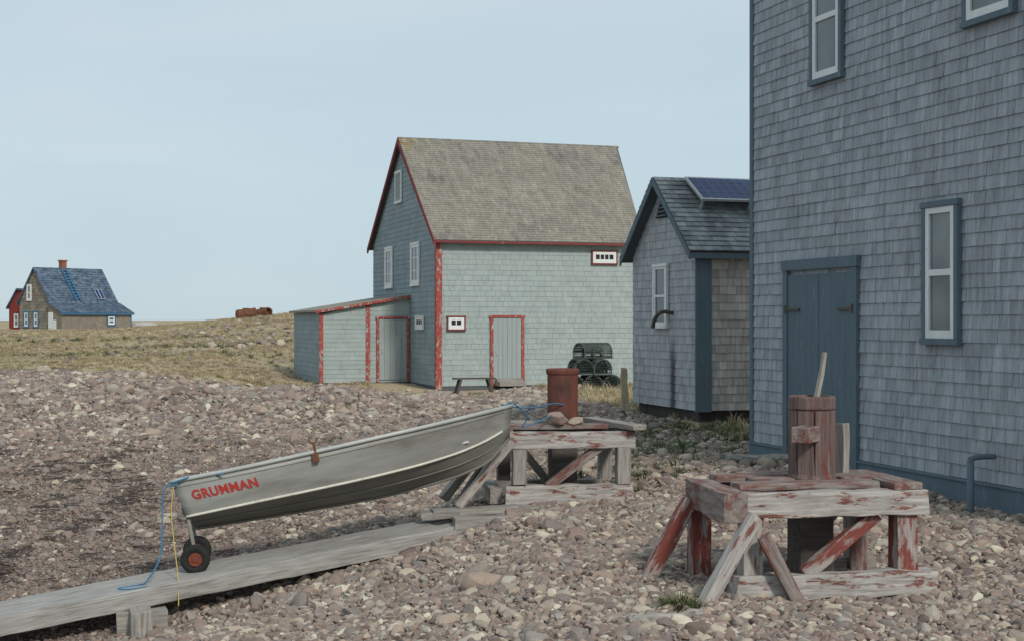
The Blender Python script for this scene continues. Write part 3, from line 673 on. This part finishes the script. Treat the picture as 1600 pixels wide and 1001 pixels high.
T(w1,'leg',(1.11,.74,.52),(1.11,.74,.0),.13,.13,'redwood2')
T(w1,'beam',(-.06,-.03,.085),(1.30,-.03,.085),.13,.155,'woodwhite',jit=.010)
T(w1,'beam',(-.1,.78,.06),(1.25,.78,.06),.12,.12,'wood')
T(w1,'brace',(.05,-.11,.55),(-.34,-.16,-.06),.085,.085,'woodwhite',jit=.005)
T(w1,'brace',(-.13,.62,.56),(-.46,.62,-.02),.09,.1,'redwood')
T(w1,'brace',(.10,-.13,.42),(.33,-.17,-.02),.07,.085,'redwood2')
T(w1,'brace',(.92,.03,.52),(.42,.0,.15),.075,.09,'redwood')
T(w1,'brace',(.98,.68,.52),(.58,.70,.06),.07,.08,'redwood')
T(w1,'post',(.64,.42,-.05),(.64,.42,.70),.25,.25,'darkwood',bevel=.03)
drum(w1,.65,.42,.70,1.26,.155,'drum')
T(w1,'crossbar',(.68,.40,1.02),(.46,.16,1.02),.12,.10,'redwood2')
T(w1,'upright_board',(.94,.58,.70),(.94,.58,1.06),.12,.05,'wood',jit=.006)
T(w1,'stick',(.66,.42,1.15),(.78,.50,1.55),.038,.03,'wood',jit=.006)

w2=empty('capstan_frame',(-.02,13.3,-.15),R(7),'weathered timber capstan frame with rusty drum and blue rope','capstan')
T(w2,'beam',(.0,0,.62),(1.2,0,.62),.12,.155,'woodwhite',jit=.006)
T(w2,'beam',(-.02,.08,.62),(-.02,1.0,.62),.14,.16,'wood')
T(w2,'beam',(1.13,.08,.62),(1.13,1.0,.62),.14,.16,'wood')
T(w2,'beam',(.05,1.0,.62),(1.1,1.0,.62),.12,.15,'redwood2')
T(w2,'plank',(.0,.30,.725),(1.0,.34,.725),.2,.045,'redwood2')
T(w2,'plank',(.0,.80,.725),(1.15,.80,.725),.22,.045,'wood')
T(w2,'plank',(.88,.75,.76),(1.22,-.15,.74),.15,.05,'wood')
T(w2,'leg',(.09,.02,.545),(.09,.02,.2),.14,.13,'wood')
T(w2,'leg',(1.09,.02,.545),(1.09,.02,.2),.15,.13,'wood')
T(w2,'leg',(.05,.95,.545),(.05,.95,.0),.13,.13,'darkwood')
T(w2,'leg',(1.09,.95,.545),(1.09,.95,.0),.13,.13,'wood')
T(w2,'beam',(-.04,.0,.10),(1.18,.03,.10),.14,.19,'woodwhite',jit=.008)
T(w2,'beam',(-.15,.95,.06),(1.2,.95,.06),.14,.16,'wood')
T(w2,'beam',(-.12,.1,.08),(-.12,.9,.08),.12,.15,'wood')
T(w2,'beam',(-.75,-.22,-.02),(.95,-.16,-.0),.17,.06,'wood')
T(w2,'brace',(.0,-.1,.62),(-.5,-.12,.02),.10,.08,'woodwhite')
T(w2,'brace',(-.1,.6,.62),(-.6,.45,.02),.11,.08,'wood')
T(w2,'brace',(-.06,.25,.6),(-.45,.2,.02),.09,.08,'darkwood')
T(w2,'brace',(.88,.02,.56),(.36,.0,.18),.08,.08,'redwood2')
T(w2,'brace',(.15,.9,.56),(.5,.95,.12),.09,.07,'wood')
T(w2,'post',(.58,.48,-.05),(.58,.48,.72),.26,.26,'darkwood',bevel=.03)
drum(w2,.58,.48,.74,1.28,.158,'drum2',staves=False)
def stone(loc,s,seed,mt='stone',label='rounded grey beach stone resting on capstan planks',name='stone'):
    me=rock_mesh(name,seed,3,mt);o=bpy.data.objects.new(name,me);scene.collection.objects.link(o);o.location=loc;o.scale=s
    tag(o,label,'stone' if name=='stone' else name);return o
stone((.42,13.55,.66),(.10,.08,.10),3);stone((.62,13.62,.63),(.07,.06,.06),5)
f=timber('timber_block',(-.52,12.66,-.25),(.30,12.78,-.23),.16,.17,M['wood'],None,jit=.008);tag(f,'weathered timber sill lying on pebbles at the ramp head','timber')
f=timber('timber_block',(-.85,13.0,-.20),(.05,13.1,-.14),.2,.06,M['wood'],None,jit=.006);tag(f,'loose weathered plank lying across the ramp head','plank')

# ---------------------------------------------------------------- ramp
A=Vector((-.50,12.6,-.27));B=Vector((-3.95,10.86,-.715))
dr=(B-A).normalized();pp=Vector((-.451,.892,0))
rp=empty('boat_ramp',(A.x,A.y,A.z-.2),0,'long weathered plank boat ramp sloping down the beach','ramp')
o3=rp.location
for k in range(3):
    c=pp*(.11+.215*k)
    ex=random.uniform(-.1,.15)
    T(rp,'plank',A+c-o3-dr*(ex+.0)+Z*random.uniform(-.010,.010),A+c-o3+dr*5.2+Z*random.uniform(-.010,.010),.196,.045,'rampwood',up=Z,jit=.004)
T(rp,'side_rail',A+pp*-.01-o3-Z*.055,A+pp*-.01-o3+dr*5.2-Z*.055,.045,.12,'rampwood',jit=.004)
T(rp,'side_rail',A+pp*.66-o3-Z*.055,A+pp*.66-o3+dr*5.2-Z*.055,.045,.12,'rampwood')
sb=empty('ramp_support',(-2.97,11.24,-.86),R(20),'stubby weathered timber block holding up the ramp','timber block')
T(sb,'post',(.0,-.08,-.2),(.0,-.08,.17),.20,.17,'wood',jit=.006);T(sb,'cross_block',(-.18,.07,.02),(.22,.07,.02),.16,.24,'wood',jit=.006)

# ---------------------------------------------------------------- boat
def cat(xs_,ys_,x):
    xs_=np.array(xs_);ys_=np.array(ys_);m=np.gradient(ys_,xs_);i=min(max(np.searchsorted(xs_,x)-1,0),len(xs_)-2)
    h=xs_[i+1]-xs_[i];t=(x-xs_[i])/h
    return float((2*t**3-3*t**2+1)*ys_[i]+(t**3-2*t**2+t)*h*m[i]+(-2*t**3+3*t**2)*ys_[i+1]+(t**3-t**2)*h*m[i+1])
SS=[0,.2,.4,.6,.75,.87,.95,1]
fb=lambda s:cat(SS,[.50,.56,.58,.55,.45,.29,.13,.015],s)
fc_=lambda s:cat(SS,[.45,.49,.48,.42,.30,.165,.06,.008],s)
fg=lambda s:cat(SS,[.40,.40,.415,.44,.465,.495,.52,.54],s)
fz=lambda s:cat(SS,[.09,.10,.11,.13,.165,.22,.29,.36],s)
fk=lambda s:cat(SS,[0,-.02,-.035,-.04,-.015,.03,.11,.26],s)
BL=2.95
def bx(s,z): return s*(BL-.12)+ (-.10*(1-s)*z/.4) + s**3*.16*(z/.5)
def side(s,t,off=0,sg=-1):
    b,c,g,z0=fb(s),fc_(s),fg(s),fz(s)
    y=b+(c-b)*t+.02*math.sin(math.pi*t)*(1-s)+off; z=g+(z0-g)*t
    return Vector((bx(s,z),sg*y,z))
bt=empty('aluminium_boat',(-2.80,12.42,-.225),0,'dull aluminium rowing boat with red lettering resting on ramp wheels','boat')
bt.rotation_euler=(R(-9.5),R(-9.8),R(10.5))
mb=MB();ns=40;rows=[]
for i in range(ns+1):
    s=i/ns
    pts=[side(s,t,0,-1) for t in(0,.2,.4,.6,.8,1)]
    c,z0,k=fc_(s),fz(s),fk(s)
    pts+=[Vector((bx(s,z0*.6+k*.4),-c*.6,z0*.55+k*.45-.005)),Vector((bx(s,k),0,k))]
    pts+=[Vector((p.x,-p.y,p.z)) for p in pts[-2::-1]]
    rows.append(pts)
m=len(rows[0]);vs=[p for r in rows for p in r]
mb.add(vs,[])
for i in range(ns):
    for j in range(m-1):
        mb.f.append((i*m+j,i*m+j+1,(i+1)*m+j+1,(i+1)*m+j)); mb.m.append(1 if 5<=j<=8 else 0)
hull=mb.build('hull',['alu','alubot'],bt,smooth=True)
so=hull.modifiers.new('s','SOLIDIFY');so.thickness=.008
hull.data.set_sharp_from_angle(angle=R(35))
mb=MB();mb.prism(rows[0],(.025,0,0));mb.build('transom','alu',bt)
mb=MB()
for sg in(-1,1):
    mb.tube([side(i/40,0,.006,sg)+Z*.004 for i in range(41)],.019,8)
mb.tube([side(0,0,0,-1)+Z*.004,side(0,0,0,1)+Z*.004],.02,8);mb.build('gunwale','aluli',bt,smooth=True)
mb=MB()
for sg in(-1,1): mb.tube([side(.0+i/42,1,.006,sg) for i in range(42)],.012,6)
mb.build('spray_rail','rail',bt,smooth=True)
mb=MB()
for sg in(-1,1):
    mb.tube([side(i/42,.17,.001,sg) for i in range(42)],.004,6)
    mb.tube([Vector((bx(i/42,fz(i/42)*.45+fk(i/42)*.55),sg*fc_(i/42)*.55,fz(i/42)*.5+fk(i/42)*.5-.012)) for i in range(42)],.006,6)
mb.tube([(bx(i/40,fk(i/40)),0,fk(i/40)-.01) for i in range(41)],.014,6)
mb.build('strakes','alubot',bt,smooth=True)
for s in(.28,.58,.86):
    mb=MB();b=(fb(s)*.55+fc_(s)*.45)-.025;x=bx(s,.28);mb.box((x-.11,-b,.27),(x+.11 if s<.8 else x+.03,b,.29));mb.build('thwart','aluli',bt)
p=side(.42,.02,0,-1)
mb=MB();mb.box((p.x-.035,p.y-.026,p.z-.08),(p.x+.02,p.y-.008,p.z+.0));mb.tube([(p.x,p.y-.02,p.z-.08),(p.x-.005,p.y-.02,p.z+.09)],.011,7)
mb.tube([(p.x-.005+.035*math.cos(a),p.y-.02,p.z+.12+.035*math.sin(a)) for a in[math.pi*(.85+1.2*i/8) for i in range(9)]],.008,6)
mb.build('rowlock','rust',bt)
cu=bpy.data.curves.new('lettering','FONT');cu.body='GRUMMAN';cu.size=.128;cu.space_character=1.10;cu.offset=.0050;cu.shear=.0
to=bpy.data.objects.new('tmp',cu);scene.collection.objects.link(to)
dg=bpy.context.evaluated_depsgraph_get();tm=bpy.data.meshes.new_from_object(to.evaluated_get(dg));bpy.data.objects.remove(to)
bm=bmesh.new();bm.from_mesh(tm);bmesh.ops.subdivide_edges(bm,edges=[e for e in bm.edges if e.calc_length()>.05],cuts=2)
wd=max(v.co.x for v in bm.verts)
for v in bm.verts:
    s=(.12+v.co.x/wd*.57)/BL; t=.58-v.co.y/.36
    v.co=side(s,t,.0045,-1)
bm.to_mesh(tm);bm.free();tm.materials.clear();tm.materials.append(M['letter'])
lo=bpy.data.objects.new('lettering',tm);scene.collection.objects.link(lo);lo.parent=bt
bpy.context.view_layer.update()
BI=bt.matrix_world.inverted();BR=bt.matrix_world.to_3x3().inverted()
def wheel(wc,r=.123):
    mb=MB();mb.lathe([(r*.50,-.024),(r*.62,-.034),(r*.88,-.038),(r*.985,-.022),(r,0),(r*.985,.022),(r*.88,.034),(r*.50,.024)],32)
    w=mb.build('wheel','rubber',bt,smooth=True)
    c=BI@Vector(wc);axis=Vector((-.18,.98,0)).normalized();q=(BR@axis).to_track_quat('Z','Y')
    w.matrix_local=Matrix.Translation(c)@q.to_matrix().to_4x4()
    mb=MB();mb.lathe([(r*.46,-.036),(r*.46,-.025),(r*.36,-.027),(r*.2,-.029),(r*.2,-.045),(r*.1,-.05)],20)
    for k in range(5):
        a=2*math.pi*k/5;mb.obox((0,0,-.034),Vector((math.cos(a),math.sin(a),0)),Vector((-math.sin(a),math.cos(a),0)),Z,r*.15,r*.44,-.01,.01,-.008,.004)
    mb.build('rim','rim',w)
wheel((-2.665,11.85,-.405));wheel((-2.75,12.30,-.40))
mb=MB();
c1=BI@Vector((-2.675,11.92,-.405));c2=BI@Vector((-2.74,12.26,-.40))
mb.bar(c1,c2,.03,.03);mb.bar(c1,(-.02,-.40,.16),.028,.028);mb.bar(c2,(-.02,.20,.10),.028,.028);mb.bar((-.03,-.42,.1),(-.03,-.36,.34),.05,.02)
mb.build('wheel_bracket','alubot',bt)
def rope(pts,r,mt,label,name='rope'):
    mb=MB();mb.tube(spline(pts,8),r,6);o=mb.build(name,mt,smooth=True);tag(o,label,'rope');return o
rope([(-2.83,11.93,.21),(-2.93,11.86,.18),(-2.92,11.75,-.1),(-2.90,11.6,-.35),(-2.98,11.5,-.52),(-3.05,11.5,-.555),(-3.2,11.45,-.575),(-3.1,11.38,-.57),(-2.95,11.42,-.56),(-3.0,11.35,-.61)],.007,'ropeb','blue rope hanging from the boat stern onto the ramp')
rope([(-2.86,11.90,.20),(-2.87,11.86,0),(-2.82,11.75,-.25),(-2.74,11.55,-.5),(-2.69,11.36,-.70)],.0045,'ropey','thin yellow cord hanging from the boat stern')
rope([(-2.87,11.90,.23),(-2.75,11.96,.27),(-2.65,12.1,.28),(-2.72,12.3,.25),(-2.6,12.05,.28),(-2.45,11.95,.30)],.008,'ropeb','blue rope looped over the boat transom')
rope([(-.10,12.96,.83),(.02,13.05,.80),(.2,13.3,.78),(.40,13.6,.80),(.5,13.7,.78)],.007,'ropeb','blue rope tying the bow to the capstan')
rope([(-.12,12.9,.78),(.0,13.0,.84),(.14,13.2,.70),(.1,13.25,.60),(.3,13.4,.66),(.45,13.6,.72)],.006,'ropeb','slack blue rope looped over the capstan beam')
rope([(-.08,12.98,.80),(-.05,13.1,.6),(-.02,13.22,.45),(.0,13.2,.38)],.007,'ropeb','blue rope hanging below the bow')

def log(p0,p1,r,label,mt='wood'):
    mb=MB();a=Vector(p0);b=Vector(p1);P=spline([p0,tuple((a+b)/2+Vector((.0,.03,.01))),p1],4)
    mb.tube(P,r,9)
    mb.v=[tuple(Vector(v)+Vector((random.gauss(0,1),random.gauss(0,1),random.gauss(0,1)))*r*.12) for v in mb.v]
    o=mb.build('driftwood',mt,smooth=False);tag(o,label,'driftwood')
log((.66,7.95,-.11),(.96,8.1,-.12),.036,'broken piece of driftwood lying on the pebbles')
log((.92,8.0,-.11),(1.10,8.2,-.10),.024,'splintered driftwood stick beside green weeds')
for i in range(6):
    x,y=[(-5.0,35),(-5.9,35.3),(-3.4,17.5),(-8,33),(-5.6,35.8),(3.0,15.9)][i]
    a=random.uniform(-.5,.5);l=random.uniform(.3,.7);z=h1(x,y)+.06
    log((x-l*math.cos(a),y-l*math.sin(a),z),(x+l*math.cos(a),y+l*math.sin(a),z+.04),.045,'grey driftwood branch lying on the beach')
for i,(x,y) in enumerate([(-6.4,35.4),(-5.9,35.6),(-5.5,35.5)]):
    f=timber('wooden_post',(x,y,h1(x,y)-.1),(x+.02,y,h1(x,y)+.22),.1,.1,M['wood'],None);tag(f,'short grey stake standing in beach grass','post')

# ---------------------------------------------------------------- distant house
fh=empty('distant_house',(-49.2,150,.45),R(50),'brown shingled cottage with blue slate roof and brick chimney','house')
D=6;LX=8.07;E0=3.05;AP=6.65
mb=MB();mb.prism([(0.02,0.02,-.6),(0.02,D,-.6),(0.02,D,E0),(0.02,D/2,AP),(0.02,0.02,E0)],(LX,0,0),0)
mb.shingles((0,0,0),Yv,Z,-X,AP-.2,lambda y:(0,D) if y<E0 else ((y-E0)/(AP-E0)*D/2,D-(y-E0)/(AP-E0)*D/2),e=.35,w=(.3,.6),th=.03)
mb.build('wall','hwall',fh)
sl=Vector((0,D/2+.25,AP-E0+.3));sll=sl.length;Vd=sl.normalized();Nn=Vector((0,-Vd.z,Vd.y));O=Vector((-.25,-.25,E0-.1))
mb=MB();mb.prism([(-.25,-.25,E0-.2),(-.25,-.25,E0-.05),(-.25,D/2,AP+.2),(-.25,D+.25,E0-.05),(-.25,D+.25,E0-.2),(-.25,D/2,AP+.05)],(LX+.5,0,0))
mb.shingles(O+Nn*.05,X,Vd,Nn,sll,lambda y:(0,LX+.5),e=.35,w=(.25,.5),th=.04)
hr=mb.build('roof','hroof',fh)
mb=MB();mb.box((3.1,D/2-.3,AP-.2),(3.7,D/2+.3,AP+.95));mb.box((3.02,D/2-.38,AP+.95),(3.78,D/2+.38,AP+1.1));mb.build('chimney','brick',hr)
mb=MB();
for dx in(0,.55): mb.obox(O+Nn*.18,X,Vd,Nn,3.2+dx,3.32+dx,.2,sll-.1,0,.09)
for i in range(11): mb.obox(O+Nn*.18,X,Vd,Nn,3.32,3.75,.5+i*.4,.62+i*.4,0,.07)
mb.build('ladder','hblue',hr)
mb=MB();mb.obox(O+Nn*.2,X,Vd,Nn,6.1,7.0,.5,1.9,0,.06,0)
for j in range(2): mb.obox(O+Nn*.2,X,Vd,Nn,6.16+.44*j,6.5+.44*j,.56,1.84,.061,.07,1)
mb.build('solar_panel',['steel','cell'],hr)
mb=MB();mb.prism([(-.2,-2.5,-.6),(-.2,-.02,-.6),(-.2,-.02,3.0),(-.2,-2.5,1.95)],(8.6,0,0),0);wl=mb.build('porch_wall','hwall',fh)
sl=Vector((0,2.8,1.15));sll=sl.length;Vd=sl.normalized();Nn=Vector((0,-Vd.z,Vd.y));O=Vector((-.4,-2.75,1.92))
mb=MB();mb.obox(O,X,Vd,Nn,0,9.0,0,sll-.1,-.08,.05);mb.shingles(O+Nn*.05,X,Vd,Nn,sll-.1,lambda y:(0,9.0),e=.35,w=(.25,.5),th=.04);mb.build('porch_roof','hroof',fh)
mb=MB();mb.box((-.45,-2.8,1.75),(8.65,-2.76,1.93));mb.box((8.35,-2.55,-.2),(8.45,-2.45,1.8));mb.build('fascia','hblue',fh)
window(fh,(5.3,-2.505,.7),X,-Yv,1.1,.9,cw=.15,casing='hblue',depth=.08,sw=.14)
window(fh,(-.01,3.6,3.4),Yv,-X,.9,1.5,cw=.15,casing='white',depth=.08,sw=.1)
window(fh,(-.01,4.1,.5),Yv,-X,1.0,1.5,cw=.15,casing='hblue',depth=.08,sw=.15)
window(fh,(-.01,2.2,.5),Yv,-X,1.0,1.5,cw=.15,casing='hblue',depth=.08,sw=.15)
mb=MB();mb.box((-.22,-.9,-.1),(-.3,-.1,2.0));mb.box((-.26,-1.6,.0),(-.3,-1.0,1.2));mb.build('door','white',fh)
mb=MB();mb.prism([(0.6,6,-.6),(.6,9.2,-.6),(.6,9.2,2.6),(.6,7.4,4.4),(.6,6.0,4.3)],(5,0,0));mb.build('annex','hred',fh)
mb=MB();mb.prism([(.4,9.5,2.4),(.4,7.4,4.5),(.4,6.0,4.4),(.4,6.0,4.55),(.4,7.4,4.68),(.4,9.5,2.58)],(5.4,0,0));mb.build('annex_roof','hroof',fh)
window(fh,(.59,7.2,.5),Yv,-X,.9,1.3,cw=.1,casing='white',depth=.06,sw=.1)

for i,(x,y,rz,l,s) in enumerate([(-20.4,108,R(25),.75,.42),(-18.9,107,R(-35),.6,.36)]):
    e=empty('rusty_boiler',(x,y,h1(x,y)+.08),rz,'rusted cylindrical ship boiler lying on the grassy ridge','boiler','rusted boilers on the ridge')
    mb=MB();mb.lathe([(s*.8,-l),(s*.82,-l+.1),(s,-l+.1),(s,-l*.3),(s*1.04,-l*.3),(s*1.04,-l*.2),(s,-l*.2),(s,l-.1),(s*1.05,l-.1),(s*1.05,l),(s*.85,l),(s*.8,l-.3)],20,jit=.03)
    o=mb.build('shell','rust',e,smooth=False);o.rotation_euler=(0,R(84),0);o.location=(0,0,s*.5)
    mb=MB();mb.box((-.2,-.2,s*1.3),(.2,.2,s*1.65));mb.build('hatch','rust',e)
stone((-41.5,156,.9),(1.9,1.4,1.2),4,'boulder','large pale boulder beside the distant cottage','boulder')
stone((-40.0,157,.8),(1.2,1.0,.9),7,'boulder','pale boulder in the grass near cottage','boulder')

# ---------------------------------------------------------------- light, world, camera
az=R(152);el=R(38)
sd=Vector((math.sin(az)*math.cos(el),math.cos(az)*math.cos(el),math.sin(el)))
su=bpy.data.lights.new('sun','SUN');su.energy=2.3;su.angle=R(8);su.color=(1,.95,.88)
so=bpy.data.objects.new('sun',su);scene.collection.objects.link(so);so.rotation_euler=sd.to_track_quat('Z','Y').to_euler()
w=bpy.data.worlds.new('World');scene.world=w;w.use_nodes=True;nt=w.node_tree;N=nt.nodes;L=nt.links
bg=N['Background'];sk=N.new('ShaderNodeTexSky');sk.sky_type='NISHITA';sk.sun_disc=False;sk.sun_elevation=el;sk.sun_rotation=az
L.new(sk.outputs['Color'],bg.inputs['Color']);bg.inputs['Strength'].default_value=.10
b2=N.new('ShaderNodeBackground')
tc=N.new('ShaderNodeTexCoord');mp=N.new('ShaderNodeMapping');mp.inputs['Scale'].default_value=(1,1,3.2);L.new(tc.outputs['Generated'],mp.inputs['Vector'])
nz=N.new('ShaderNodeTexNoise');nz.inputs['Scale'].default_value=2.2;nz.inputs['Detail'].default_value=5;nz.inputs['Distortion'].default_value=.4;L.new(mp.outputs['Vector'],nz.inputs['Vector'])
cr=N.new('ShaderNodeValToRGB');e=cr.color_ramp.elements;e[0].position=.32;e[0].color=(.46,.595,.675,1);e[1].position=.68;e[1].color=(.565,.66,.715,1)
L.new(nz.outputs['Fac'],cr.inputs['Fac']);L.new(cr.outputs['Color'],b2.inputs['Color']);b2.inputs['Strength'].default_value=1.10
ms=N.new('ShaderNodeMixShader');ms.inputs['Fac'].default_value=.87;L.new(bg.outputs[0],ms.inputs[1]);L.new(b2.outputs[0],ms.inputs[2])
L.new(ms.outputs[0],N['World Output'].inputs['Surface'])
cam=bpy.data.cameras.new('camera');cam.lens=49.5;cam.sensor_width=36;cam.clip_end=6000
co=bpy.data.objects.new('camera',cam);scene.collection.objects.link(co);co.location=(0,0,1.6);co.rotation_euler=(R(90),0,0);scene.camera=co
scene.view_settings.view_transform='Standard';scene.view_settings.look='None';scene.view_settings.exposure=0
